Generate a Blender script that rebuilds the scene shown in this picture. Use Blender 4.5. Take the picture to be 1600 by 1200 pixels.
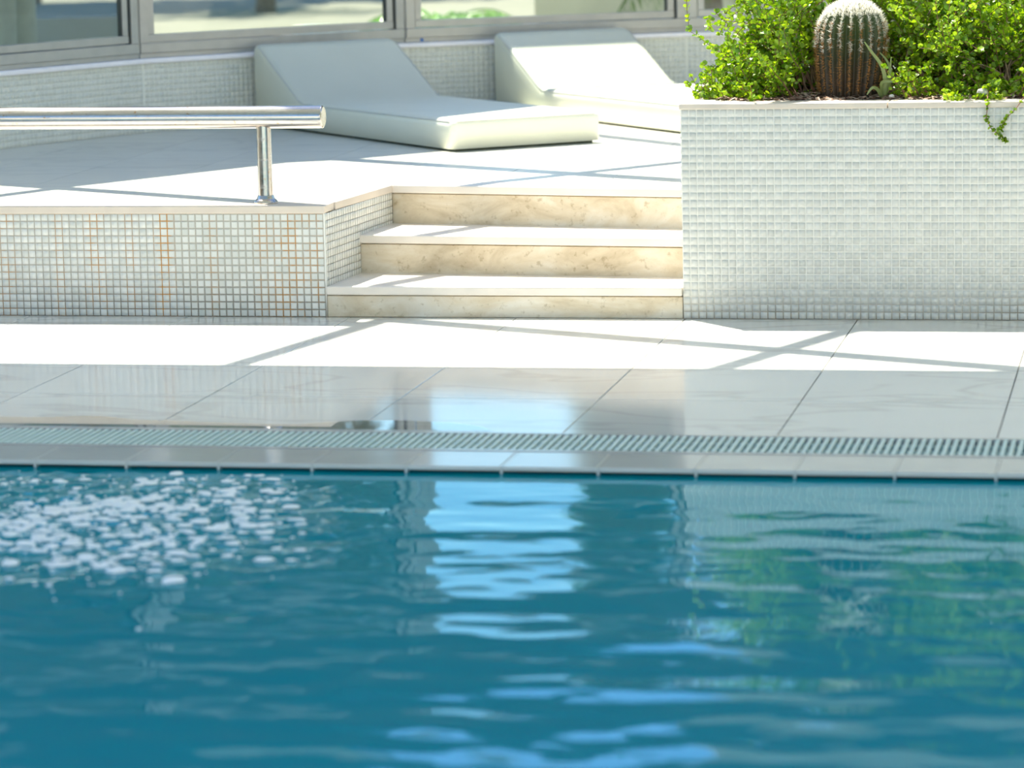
import bpy, bmesh, math, random
import numpy as np
from mathutils import Vector, Matrix

random.seed(7); rng = np.random.default_rng(7)
scene = bpy.context.scene
for o in list(bpy.data.objects): bpy.data.objects.remove(o)
COL = scene.collection

# ------------------------------------------------------------------ camera
F_PX = 5153.3; YAW, PITCH, ROLL = .1995, .1529, -.0219
CAM = Vector((2.9854, -11.4226, 1.5574))
fw = Vector((-math.sin(YAW)*math.cos(PITCH), math.cos(YAW)*math.cos(PITCH), -math.sin(PITCH)))
rt = Vector((math.cos(YAW), math.sin(YAW), 0)); up = rt.cross(fw)
r2 = math.cos(ROLL)*rt + math.sin(ROLL)*up; u2 = -math.sin(ROLL)*rt + math.cos(ROLL)*up
cd = bpy.data.cameras.new('camera'); cam = bpy.data.objects.new('camera', cd); COL.objects.link(cam)
cam.matrix_world = Matrix(((r2.x, u2.x, -fw.x, CAM.x), (r2.y, u2.y, -fw.y, CAM.y), (r2.z, u2.z, -fw.z, CAM.z), (0, 0, 0, 1)))
cd.sensor_width = 36; cd.lens = 36*F_PX/1600; cd.clip_start = .1; cd.clip_end = 300
cd.dof.use_dof = True; cd.dof.focus_distance = 11.75; cd.dof.aperture_fstop = 3.0
scene.camera = cam

# ------------------------------------------------------------------ light
SUN_T = Vector((.335, -.387, -1.0))            # travel direction of the sunlight
w = bpy.data.worlds.new('world'); scene.world = w; w.use_nodes = True
nt = w.node_tree; nt.nodes.clear()
sky = nt.nodes.new('ShaderNodeTexSky'); sky.sky_type = 'NISHITA'; sky.sun_disc = False
sky.sun_elevation = math.radians(63); sky.sun_rotation = math.radians(-40); sky.air_density = 1.0; sky.dust_density = .6; sky.ozone_density = 1.5
bg = nt.nodes.new('ShaderNodeBackground'); bg.inputs[1].default_value = .25
wo = nt.nodes.new('ShaderNodeOutputWorld')
hs = nt.nodes.new('ShaderNodeHueSaturation'); hs.inputs['Saturation'].default_value = 1.22; hs.inputs['Value'].default_value = 1.0
nt.links.new(sky.outputs[0], hs.inputs['Color']); nt.links.new(hs.outputs[0], bg.inputs[0]); nt.links.new(bg.outputs[0], wo.inputs[0])
sl = bpy.data.lights.new('sun', 'SUN'); sl.energy = 10.0; sl.angle = .0093; sl.color = (1, .94, .83)
sun = bpy.data.objects.new('sun', sl); COL.objects.link(sun)
sun.rotation_euler = SUN_T.to_track_quat('-Z', 'Y').to_euler(); sun.location = (-3, 4, 9)
vs = scene.view_settings; vs.view_transform = 'Standard'; vs.look = 'None'; vs.gamma = 1; vs.use_curve_mapping = False
vs.exposure = 0.52
scene.cycles.use_denoising = True
scene.cycles.max_bounces = 10; scene.cycles.transparent_max_bounces = 16
scene.cycles.sample_clamp_indirect = 6

# ------------------------------------------------------------------ helpers
class MB:
    def __init__(s): s.v = []; s.f = []
    def add(s, vs, fs):
        n = len(s.v); s.v += [tuple(v) for v in vs]; s.f += [tuple(i+n for i in f) for f in fs]; return s
    def prism(s, poly, z0, z1):
        n = len(poly)
        return s.add([(x, y, z0) for x, y in poly]+[(x, y, z1) for x, y in poly],
              [tuple(range(n))[::-1], tuple(range(n, 2*n))]+[(i, (i+1) % n, n+(i+1) % n, n+i) for i in range(n)])
    def box(s, x0, x1, y0, y1, z0, z1): return s.prism([(x0, y0), (x1, y0), (x1, y1), (x0, y1)], z0, z1)
    def bar(s, a, b, wd, z0, z1):
        a = Vector(a); b = Vector(b); d = (b-a).normalized(); n = Vector((-d.y, d.x))*wd/2
        return s.prism([(a-n)[:], (b-n)[:], (b+n)[:], (a+n)[:]], z0, z1)
    def tube(s, pts, rad, n=8, cap=True):
        pts = [Vector(p) for p in pts]; m = len(pts)
        rad = rad if hasattr(rad, '__len__') else [rad]*m
        vs = []; prev = None
        for i, p in enumerate(pts):
            t = (pts[min(i+1, m-1)]-pts[max(i-1, 0)]).normalized()
            if prev is None: a = t.orthogonal().normalized()
            else:
                a = prev-t*prev.dot(t); a = a.normalized() if a.length > 1e-6 else t.orthogonal().normalized()
            prev = a; b = t.cross(a)
            vs += [p+(a*math.cos(k*2*math.pi/n)+b*math.sin(k*2*math.pi/n))*rad[i] for k in range(n)]
        fs = [(i*n+k, i*n+(k+1) % n, (i+1)*n+(k+1) % n, (i+1)*n+k) for i in range(m-1) for k in range(n)]
        if cap: fs += [tuple(range(n))[::-1], tuple(range((m-1)*n, m*n))]
        return s.add(vs, fs)
    def lathe(s, prof, n=24, c=(0, 0, 0)):
        vs = [(c[0]+r*math.cos(2*math.pi*k/n), c[1]+r*math.sin(2*math.pi*k/n), c[2]+z) for r, z in prof for k in range(n)]
        m = len(prof)
        fs = [(i*n+k, i*n+(k+1) % n, (i+1)*n+(k+1) % n, (i+1)*n+k) for i in range(m-1) for k in range(n)]
        fs += [tuple(range(n))[::-1], tuple(range((m-1)*n, m*n))]
        return s.add(vs, fs)
    def mesh(s, name, mat, smooth=False, bevel=0, seg=2):
        me = bpy.data.meshes.new(name); me.from_pydata(s.v, [], s.f)
        bm = bmesh.new(); bm.from_mesh(me)
        bmesh.ops.recalc_face_normals(bm, faces=bm.faces)
        if bevel:
            es = [e for e in bm.edges if len(e.link_faces) == 2 and e.calc_face_angle(0) > .35]
            bmesh.ops.bevel(bm, geom=es, offset=bevel, segments=seg, affect='EDGES', profile=.5, clamp_overlap=True)
        bm.to_mesh(me); bm.free()
        if smooth: me.shade_smooth(); me.set_sharp_from_angle(angle=.7)
        if mat: me.materials.append(mat)
        return me
    def build(s, name, mat, parent=None, **k): return link(name, s.mesh(name, mat, **k), parent)
def link(name, me, parent=None, loc=None):
    o = bpy.data.objects.new(name, me); COL.objects.link(o)
    if parent: o.parent = parent
    if loc: o.location = loc
    return o
def empty(name, loc=(0, 0, 0), rz=0):
    o = bpy.data.objects.new(name, None); COL.objects.link(o); o.location = loc; o.rotation_euler.z = rz; o.empty_display_size = .1; return o
def tag(o, label=None, cat=None, group=None, kind=None):
    if label: o['label'] = label
    if cat: o['category'] = cat
    if group: o['group'] = group
    if kind: o['kind'] = kind
    return o
def np_mesh(name, V, Fc, mat, smooth=False):
    V = np.asarray(V, np.float32); Fc = np.asarray(Fc, np.int32); k = Fc.shape[1]
    me = bpy.data.meshes.new(name); me.vertices.add(len(V)); me.vertices.foreach_set('co', V.ravel())
    me.loops.add(Fc.size); me.loops.foreach_set('vertex_index', Fc.ravel())
    me.polygons.add(len(Fc)); me.polygons.foreach_set('loop_start', np.arange(0, Fc.size, k, dtype=np.int32))
    me.update(calc_edges=True)
    if smooth: me.shade_smooth()
    me.materials.append(mat); return me
def clip(poly, n, d):
    """keep the part of a convex polygon with n.p <= d"""
    out = []
    for i, a in enumerate(poly):
        b = poly[(i+1) % len(poly)]
        da = n[0]*a[0]+n[1]*a[1]-d; db = n[0]*b[0]+n[1]*b[1]-d
        if da <= 0: out.append(a)
        if da*db < 0:
            t = da/(da-db); out.append((a[0]+t*(b[0]-a[0]), a[1]+t*(b[1]-a[1])))
    return out
def half(a, b):
    """half-plane on the right-hand side of a->b (n.p <= d)"""
    n = (-(b[1]-a[1]), b[0]-a[0]); return n, n[0]*a[0]+n[1]*a[1]
def area(p): return abs(sum(p[i][0]*p[(i+1) % len(p)][1]-p[(i+1) % len(p)][0]*p[i][1] for i in range(len(p))))/2 if len(p) > 2 else 0

# ------------------------------------------------------------------ materials
def material(name):
    m = bpy.data.materials.new(name); m.use_nodes = True; t = m.node_tree
    return m, t, t.nodes['Principled BSDF'], t.nodes['Material Output']
def N(t, typ, **kw):
    n = t.nodes.new(typ)
    for k, v in kw.items():
        if k.startswith('i_'):
            key = k[2:]; key = int(key) if key.isdigit() else key.replace('_', ' ')
            n.inputs[key].default_value = v
        else: setattr(n, k, v)
    return n
def ramp(t, fac, stops):
    r = N(t, 'ShaderNodeValToRGB'); e = r.color_ramp.elements
    while len(e) < len(stops): e.new(.5)
    for i, (p, c) in enumerate(stops): e[i].position = p; e[i].color = (*c, 1) if len(c) == 3 else c
    t.links.new(fac, r.inputs[0]); return r.outputs[0]
def mixc(t, fac, a, b, mode='MIX'):
    m = N(t, 'ShaderNodeMix', data_type='RGBA', blend_type=mode)
    for sock, v in ((m.inputs[0], fac), (m.inputs[6], a), (m.inputs[7], b)):
        if hasattr(v, 'is_linked'): t.links.new(v, sock)
        else: sock.default_value = v if not isinstance(v, tuple) or len(v) == 4 else (*v, 1)
    return m.outputs[2]
def noise(t, scale, detail=3, vec=None, rough=.5, dist=0):
    n = N(t, 'ShaderNodeTexNoise'); n.inputs['Scale'].default_value = scale; n.inputs['Detail'].default_value = detail
    n.inputs['Roughness'].default_value = rough; n.inputs['Distortion'].default_value = dist
    if vec is not None: t.links.new(vec, n.inputs['Vector'])
    return n.outputs[0]
def coord(t, scale=(1, 1, 1), rot=(0, 0, 0), loc=(0, 0, 0)):
    g = N(t, 'ShaderNodeNewGeometry'); mp = N(t, 'ShaderNodeMapping')
    mp.inputs['Scale'].default_value = scale; mp.inputs['Rotation'].default_value = rot; mp.inputs['Location'].default_value = loc
    t.links.new(g.outputs['Position'], mp.inputs[0]); return mp.outputs[0]
def bump(t, b, h, strength=.2, dist=.01):
    n = N(t, 'ShaderNodeBump'); n.inputs['Strength'].default_value = strength; n.inputs['Distance'].default_value = dist
    t.links.new(h, n.inputs['Height']); t.links.new(n.outputs[0], b.inputs['Normal'])
def simple(name, col, rough=.5, metal=0, spec=.5, var=.08, nscale=20, bmp=0):
    m, t, b, o = material(name)
    n = noise(t, nscale, 4, coord(t))
    c = ramp(t, n, [(.25, tuple(x*(1-var) for x in col)), (.75, tuple(min(1, x*(1+var)) for x in col))])
    t.links.new(c, b.inputs['Base Color']); b.inputs['Roughness'].default_value = rough
    b.inputs['Metallic'].default_value = metal; b.inputs['Specular IOR Level'].default_value = spec
    if bmp: bump(t, b, n, bmp, .005)
    return m
def marble_mat(name, base, vein, rough):
    m, t, b, o = material(name)
    v = coord(t, (.7, 2.0, 1), (0, 0, .42))
    n = noise(t, 1.1, 3, v, .55, .8)
    veins = ramp(t, n, [(.475, base), (.499, vein), (.502, vein), (.53, base)])
    cl = noise(t, 1.6, 3, coord(t, (1, 2, 1), (0, 0, .3)))
    sh = ramp(t, cl, [(.3, (.95, .95, .95)), (.7, (1, 1, 1))])
    oi = N(t, 'ShaderNodeObjectInfo')
    c = mixc(t, 1.0, veins, sh, 'MULTIPLY')
    rv = ramp(t, oi.outputs['Random'], [(0, (.95, .95, .95)), (1, (1, 1, 1))])
    c = mixc(t, 1.0, c, rv, 'MULTIPLY')
    t.links.new(c, b.inputs['Base Color']); b.inputs['Roughness'].default_value = rough
    b.inputs['Specular IOR Level'].default_value = .6
    return m
M = {}
M['deck'] = marble_mat('porcelain_deck', (.72, .715, .67), (.60, .59, .55), .09)
M['plat'] = marble_mat('porcelain_platform', (.73, .715, .62), (.64, .63, .55), .30)
M['joint'] = simple('tile_joint', (.46, .43, .38), .9)
M['cap'] = simple('cap_stone', (.68, .59, .49), .45, var=.07, nscale=9)
M['white_plaster'] = simple('white_plaster', (.80, .79, .76), .8, var=.03)
M['ceiling'] = simple('ceiling_white', (.80, .80, .78), .9, var=.03)

def stone_mat():
    m, t, b, o = material('travertine_step')
    v = coord(t, (1, 1, 2.2))
    n = noise(t, 4.5, 6, v, .62, .6)
    c = ramp(t, n, [(.28, (.50, .40, .26)), (.45, (.66, .56, .40)), (.62, (.76, .69, .56)), (.8, (.82, .77, .67))])
    n2 = noise(t, 38, 4, coord(t), .6)
    s = ramp(t, n2, [(.30, (.72, .68, .60)), (.42, (1, 1, 1))])
    c = mixc(t, 1.0, c, s, 'MULTIPLY')
    t.links.new(c, b.inputs['Base Color']); b.inputs['Roughness'].default_value = .5; bump(t, b, n2, .15, .003)
    return m
M['step'] = stone_mat()
M['nosing'] = simple('nosing_stone', (.78, .71, .62), .4, var=.08, nscale=7)

def tile_mat(name, a, bcol, rough=.12):
    m, t, b, o = material(name)
    oi = N(t, 'ShaderNodeObjectInfo'); g = N(t, 'ShaderNodeNewGeometry')
    ad = N(t, 'ShaderNodeMath', operation='ADD'); fr = N(t, 'ShaderNodeMath', operation='FRACT')
    t.links.new(oi.outputs['Random'], ad.inputs[0]); t.links.new(g.outputs['Random Per Island'], ad.inputs[1]); t.links.new(ad.outputs[0], fr.inputs[0])
    c = ramp(t, fr.outputs[0], [(0, a), (1, bcol)])
    t.links.new(c, b.inputs['Base Color']); b.inputs['Roughness'].default_value = rough; b.inputs['Specular IOR Level'].default_value = .6
    return m
M['tile_w'] = tile_mat('white_glass_mosaic', (.57, .57, .52), (.66, .655, .60))
M['tile_l'] = tile_mat('white_glass_mosaic_weathered', (.60, .61, .56), (.72, .72, .67), .16)

def grout_mat(name, base, dirt, z_dirt, rust=None, columns=()):
    """grout with a dirty foot and, where water runs down, rusty columns (stains that belong to the wall)"""
    m, t, b, o = material(name)
    g = N(t, 'ShaderNodeNewGeometry'); sp = N(t, 'ShaderNodeSeparateXYZ'); t.links.new(g.outputs['Position'], sp.inputs[0])
    n = noise(t, 3.5, 4, coord(t, (1, 1, .6)), .6)
    ma = N(t, 'ShaderNodeMapRange'); ma.inputs['From Min'].default_value = z_dirt; ma.inputs['From Max'].default_value = 0.0
    t.links.new(sp.outputs['Z'], ma.inputs['Value'])
    mu = N(t, 'ShaderNodeMath', operation='MULTIPLY', use_clamp=True); t.links.new(ma.outputs[0], mu.inputs[0])
    ad = N(t, 'ShaderNodeMath', operation='MULTIPLY_ADD'); t.links.new(n, ad.inputs[0]); ad.inputs[1].default_value = 1.8; ad.inputs[2].default_value = .1
    t.links.new(ad.outputs[0], mu.inputs[1])
    c = mixc(t, mu.outputs[0], base, dirt)
    if rust:
        tot = None
        for (cx, wd, st) in columns:
            su = N(t, 'ShaderNodeMath', operation='SUBTRACT'); t.links.new(sp.outputs['X'], su.inputs[0]); su.inputs[1].default_value = cx
            ab = N(t, 'ShaderNodeMath', operation='ABSOLUTE'); t.links.new(su.outputs[0], ab.inputs[0])
            mr = N(t, 'ShaderNodeMapRange'); mr.inputs['From Min'].default_value = wd; mr.inputs['From Max'].default_value = wd*.3
            mr.inputs['To Max'].default_value = st; t.links.new(ab.outputs[0], mr.inputs['Value'])
            if tot is None: tot = mr.outputs[0]
            else:
                mx = N(t, 'ShaderNodeMath', operation='MAXIMUM'); t.links.new(tot, mx.inputs[0]); t.links.new(mr.outputs[0], mx.inputs[1]); tot = mx.outputs[0]
        nr = noise(t, 9, 3, coord(t, (1.6, 1, 1)), .6)
        mr2 = N(t, 'ShaderNodeMapRange'); mr2.inputs['From Min'].default_value = .40; mr2.inputs['From Max'].default_value = .55; t.links.new(nr, mr2.inputs['Value'])
        mm = N(t, 'ShaderNodeMath', operation='MULTIPLY', use_clamp=True); t.links.new(tot, mm.inputs[0]); t.links.new(mr2.outputs[0], mm.inputs[1])
        c = mixc(t, mm.outputs[0], c, rust)
    t.links.new(c, b.inputs['Base Color']); b.inputs['Roughness'].default_value = .9
    return m
M['grout_l'] = grout_mat('rusty_grout', (.42, .39, .33), (.24, .20, .15), .16, (.50, .24, .055),
                         [(-.60, .05, 1), (-.13, .10, .95), (-.03, .03, .8), (-.86, .06, .7), (-1.2, .05, .6), (-.73, .04, .5), (-.23, .04, .6), (-.10, .16, .55), (-.42, .03, .5), (-1.0, .03, .5)])
M['grout_w'] = grout_mat('white_grout', (.80, .79, .72), (.36, .31, .24), .13)
M['grout_b'] = grout_mat('pale_grout', (.78, .775, .67), (.62, .61, .53), .1)
M['grout_c'] = grout_mat('cheek_grout', (.80, .76, .68), (.30, .24, .18), .12)  # paler than the front grout: glare of reflected light put into the colour
M['tile_b'] = tile_mat('pale_mosaic_window_wall', (.64, .64, .55), (.72, .715, .62), .2)
M['alu'] = simple('grey_aluminium', (.42, .41, .37), .38, metal=.25, var=.08, nscale=14)
M['gasket'] = simple('black_gasket', (.03, .035, .03), .6)
M['bolt_blue'] = simple('blue_tape', (.03, .15, .42), .6)
M['sill'] = simple('painted_sill', (.90, .86, .85), .5, var=.04)
M['vinyl'] = simple('cream_vinyl', (.77, .765, .62), .42, var=.02, nscale=5)
M['piping'] = simple('cream_piping', (.60, .60, .53), .5)
M['board'] = simple('dark_base_board', (.05, .07, .045), .8)
M['grate'] = simple('pale_green_plastic', (.62, .74, .66), .35, var=.05)
M['channel'] = simple('dark_drain_channel', (.07, .03, .026), .9)
M['coping'] = simple('coping_porcelain', (.58, .565, .51), .10, var=.06, nscale=6)
M['pool_gap'] = simple('dark_pool_joint', (.05, .035, .03), .8)

def steel_mat():
    m, t, b, o = material('brushed_stainless')
    n = noise(t, 60, 3, coord(t, (.06, 1, 1))); r = ramp(t, n, [(.3, (.16, .16, .16)), (.7, (.30, .30, .30))])
    t.links.new(r, b.inputs['Roughness'])
    n2 = noise(t, 55, 3, coord(t), .6)
    c = ramp(t, n2, [(.26, (.40, .24, .12)), (.34, (.46, .44, .42)), (1, (.54, .52, .50))])
    t.links.new(c, b.inputs['Base Color']); b.inputs['Metallic'].default_value = 1
    return m
M['steel'] = steel_mat()
def pool_mat():
    m, t, b, o = material('pool_lining')
    n = noise(t, 1.2, 3, coord(t)); c = ramp(t, n, [(.3, (.0, .56, .70)), (.7, (.0, .64, .76))])
    t.links.new(c, b.inputs['Base Color']); b.inputs['Roughness'].default_value = .4
    return m
M['pool'] = pool_mat()
def schlick(t, f0, nrm=None):
    g = N(t, 'ShaderNodeNewGeometry'); dp = N(t, 'ShaderNodeVectorMath', operation='DOT_PRODUCT')
    t.links.new(g.outputs['Incoming'], dp.inputs[0]); t.links.new(nrm if nrm is not None else g.outputs['Normal'], dp.inputs[1])
    ab = N(t, 'ShaderNodeMath', operation='ABSOLUTE'); t.links.new(dp.outputs['Value'], ab.inputs[0])
    su = N(t, 'ShaderNodeMath', operation='SUBTRACT', use_clamp=True); su.inputs[0].default_value = 1; t.links.new(ab.outputs[0], su.inputs[1])
    pw = N(t, 'ShaderNodeMath', operation='POWER'); t.links.new(su.outputs[0], pw.inputs[0]); pw.inputs[1].default_value = 5
    ma = N(t, 'ShaderNodeMath', operation='MULTIPLY_ADD'); t.links.new(pw.outputs[0], ma.inputs[0]); ma.inputs[1].default_value = 1-f0; ma.inputs[2].default_value = f0
    return ma.outputs[0]
def water_mat():
    m, t, b, o = material('pool_water'); t.nodes.remove(b)
    tr = N(t, 'ShaderNodeBsdfTransparent'); tr.inputs[0].default_value = (.12, .88, .88, 1)
    df = N(t, 'ShaderNodeBsdfDiffuse'); df.inputs[0].default_value = (.0, .31, .345, 1)      # fine suspended scatter
    bd = N(t, 'ShaderNodeMixShader'); bd.inputs[0].default_value = .6; t.links.new(tr.outputs[0], bd.inputs[1]); t.links.new(df.outputs[0], bd.inputs[2])
    gl = N(t, 'ShaderNodeBsdfGlossy'); gl.inputs['Roughness'].default_value = .03; gl.inputs['Color'].default_value = (.68, .88, 1, 1)
    n = noise(t, 9, 2, coord(t, (.55, 1, 1)), .5); bp = N(t, 'ShaderNodeBump'); bp.inputs['Strength'].default_value = .05; bp.inputs['Distance'].default_value = .02
    t.links.new(n, bp.inputs['Height']); t.links.new(bp.outputs[0], gl.inputs['Normal'])
    mx = N(t, 'ShaderNodeMixShader'); t.links.new(schlick(t, .02, bp.outputs[0]), mx.inputs[0]); t.links.new(bd.outputs[0], mx.inputs[1]); t.links.new(gl.outputs[0], mx.inputs[2])
    t.links.new(mx.outputs[0], o.inputs[0]); return m
M['water'] = water_mat()
def clear_mat(name, tint, f0, rough):
    m, t, b, o = material(name); t.nodes.remove(b)
    tr = N(t, 'ShaderNodeBsdfTransparent'); tr.inputs[0].default_value = (*tint, 1)
    gl = N(t, 'ShaderNodeBsdfGlossy'); gl.inputs['Roughness'].default_value = rough
    mx = N(t, 'ShaderNodeMixShader'); t.links.new(schlick(t, f0), mx.inputs[0]); t.links.new(tr.outputs[0], mx.inputs[1]); t.links.new(gl.outputs[0], mx.inputs[2])
    t.links.new(mx.outputs[0], o.inputs[0]); return m
M['film'] = clear_mat('wet_film', (.95, .96, .96), .02, .02)
M['glass'] = clear_mat('window_glass', (.90, .94, .89), .04, .01)
M['roof_glass'] = clear_mat('skylight_glass', (.98, .99, .98), .02, .02)
def leaf_mat(name, c0, c1, trans=.5):
    m, t, b, o = material(name); t.nodes.remove(b)
    g = N(t, 'ShaderNodeNewGeometry'); c = ramp(t, g.outputs['Random Per Island'], [(0, c0), (1, c1)])
    df = N(t, 'ShaderNodeBsdfDiffuse'); tl = N(t, 'ShaderNodeBsdfTranslucent'); gl = N(t, 'ShaderNodeBsdfGlossy'); gl.inputs['Roughness'].default_value = .35
    t.links.new(c, df.inputs[0])
    tc = mixc(t, 1.0, c, (1.0, .95, .25), 'MULTIPLY'); t.links.new(tc, tl.inputs[0])
    m1 = N(t, 'ShaderNodeMixShader'); m1.inputs[0].default_value = trans; t.links.new(df.outputs[0], m1.inputs[1]); t.links.new(tl.outputs[0], m1.inputs[2])
    m2 = N(t, 'ShaderNodeMixShader'); m2.inputs[0].default_value = .05; t.links.new(m1.outputs[0], m2.inputs[1]); t.links.new(gl.outputs[0], m2.inputs[2])
    t.links.new(m2.outputs[0], o.inputs[0]); return m
M['leaf'] = leaf_mat('round_leaf', (.09, .23, .008), (.43, .62, .03), .42)
M['palm'] = leaf_mat('palm_leaf', (.05, .22, .03), (.22, .50, .08), .4)
M['tree'] = leaf_mat('tree_leaf', (.03, .10, .03), (.10, .22, .06), .3)
M['strap'] = leaf_mat('strap_leaf', (.30, .38, .12), (.45, .50, .22), .3)
M['twig'] = simple('red_brown_twig', (.22, .10, .06), .7, var=.3, nscale=60)
M['twig2'] = simple('dry_twig', (.30, .20, .12), .8, var=.35, nscale=50)
M['soil'] = simple('dark_soil', (.10, .06, .04), 1, var=.4, nscale=50, bmp=.6)
M['litter'] = tile_mat('bark_litter', (.16, .07, .04), (.55, .42, .32), .8)
def cactus_mat():
    m, t, b, o = material('cactus_skin')
    tc = N(t, 'ShaderNodeTexCoord'); sp = N(t, 'ShaderNodeSeparateXYZ'); t.links.new(tc.outputs['Object'], sp.inputs[0])
    n = noise(t, 26, 4, tc.outputs['Object'], .6)
    mr = N(t, 'ShaderNodeMapRange'); mr.inputs['From Min'].default_value = .06; mr.inputs['From Max'].default_value = .26; t.links.new(sp.outputs['Z'], mr.inputs['Value'])
    ad = N(t, 'ShaderNodeMath', operation='MULTIPLY_ADD', use_clamp=True); t.links.new(n, ad.inputs[0]); ad.inputs[1].default_value = .5
    sb = N(t, 'ShaderNodeMath', operation='SUBTRACT'); t.links.new(mr.outputs[0], sb.inputs[0]); sb.inputs[1].default_value = .25; t.links.new(sb.outputs[0], ad.inputs[2])
    c = ramp(t, ad.outputs[0], [(0, (.045, .028, .014)), (.45, (.035, .035, .012)), (1, (.06, .085, .02))])      # corky base, green crown
    t.links.new(c, b.inputs['Base Color']); b.inputs['Roughness'].default_value = .55; return m
M['cactus'] = cactus_mat()
M['spine_w'] = simple('white_spine', (.80, .76, .64), .6)
M['spine_o'] = simple('rusty_spine', (.38, .17, .04), .6, var=.3)
M['pebble'] = simple('white_pebble', (.74, .70, .64), .6)
M['pave'] = simple('garden_paving', (.20, .19, .14), .9, var=.12, nscale=2)
M['lawn'] = simple('garden_lawn', (.16, .26, .07), 1, var=.3, nscale=5)
M['pot'] = simple('pale_pot', (.62, .63, .54), .6)
M['outpool'] = simple('outdoor_pool_water', (.12, .42, .62), .08, var=.3, nscale=2)
M['house'] = simple('pale_render', (.60, .62, .60), .9, var=.05, nscale=1)
M['foam'] = simple('white_glint', (.92, .92, .86), .25, var=.02)  # sparkle of light on the water, put into plain white
M['pale'] = simple('pale_garden_wall', (.78, .78, .64), .9, var=.1, nscale=3)
M['shade_canopy'] = simple('dark_shade_boards', (.10, .095, .085), .8, var=.15, nscale=4)  # kept dark so the added slab reflects dark in the pool
M['warm_wall'] = simple('warm_white_wall', (.74, .70, .60), .9, var=.03, nscale=1)
M['alcove'] = simple('pale_soffit', (.76, .72, .61), .9, var=.05, nscale=3)
M['trunk'] = simple('palm_trunk', (.20, .15, .10), .9, var=.3, nscale=20)

H = .403                                      # height of the raised platform
# ------------------------------------------------------------------ lower deck floor
floor = tag(MB().box(-5.2, 6.2, -2.40, 0.3, -.20, -.012).build('floor', M['joint']), kind='structure')
TX0, TP = .09, .607
def slab(poly, z0, z1, mat, parent, name, bev=.0025):
    return MB().prism(poly, z0, z1).build(name, mat, parent, bevel=bev, seg=1)
G = .0014
dtile = MB().box(-TP/2+G, TP/2-G, -.3+G, .3-G, -.012, 0).mesh('tile', M['deck'], bevel=.0015, seg=1)
for i in range(-6, 10):
    for j in range(4):
        link('tile', dtile, floor, (TX0+TP*(i+.5), -.3-.6*j, 0))
# ------------------------------------------------------------------ drain grate, channel, coping
chan = MB().box(-5.2, 6.2, -2.71, -2.40, -.24, -.16).build('drain_channel', M['channel']); tag(chan, kind='structure')
grate = empty('drain_grate', (0, -2.55, 0)); tag(grate, 'long pale green plastic overflow grate running along the pool edge', 'drain grate')
sp = .0222
slat = MB().box(-.0058, .0058, -.128, .128, -.022, 0).mesh('slat', M['grate'], bevel=.0015, seg=1)
for i in range(150): link('slat', slat, grate, (-.52+sp*i, 0, 0))
rest = MB()
for x0, n in ((-5.1, 206), (-.52+sp*150, 130)):
    for i in range(n):
        x = x0+sp*i if x0 < -1 else x0+sp*i
        if x0 < -1 and x > -.53: break
        rest.box(x-.0062, x+.0062, -.128, .128, -.022, 0)
tag(rest.build('slat_run', M['grate'], grate), kind='stuff')
for y in (-.045, .05):
    MB().box(-5.1, 6.1, y-.004, y+.004, -.030, -.006).build('cross_rod', M['grate'], grate)
for y in (-.139, .139):
    MB().box(-5.1, 6.1, y-.008, y+.008, -.03, .001).build('edge_strip', M['coping'], grate)
CP = .2615; CX0 = 2.02-CP*12
coping = tag(MB().box(-5.2, 6.2, -2.90, -2.71, -.024, -.0125).build('pool_coping', M['pool_gap']), kind='structure')
ctile = MB().box(-CP/2+.0035, CP/2-.0035, -.113, .113, -.0125, 0).mesh('tile', M['coping'], bevel=.003, seg=2)
jf = MB().box(-.0033, .0033, -.112, .1125, -.020, -.001).mesh('joint_filler', M['coping'])
for i in range(-8, 27):
    link('tile', ctile, coping, (CX0+CP*(i+.5), -2.825, 0)); link('joint_filler', jf, coping, (CX0+CP*i, -2.825, 0))
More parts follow.
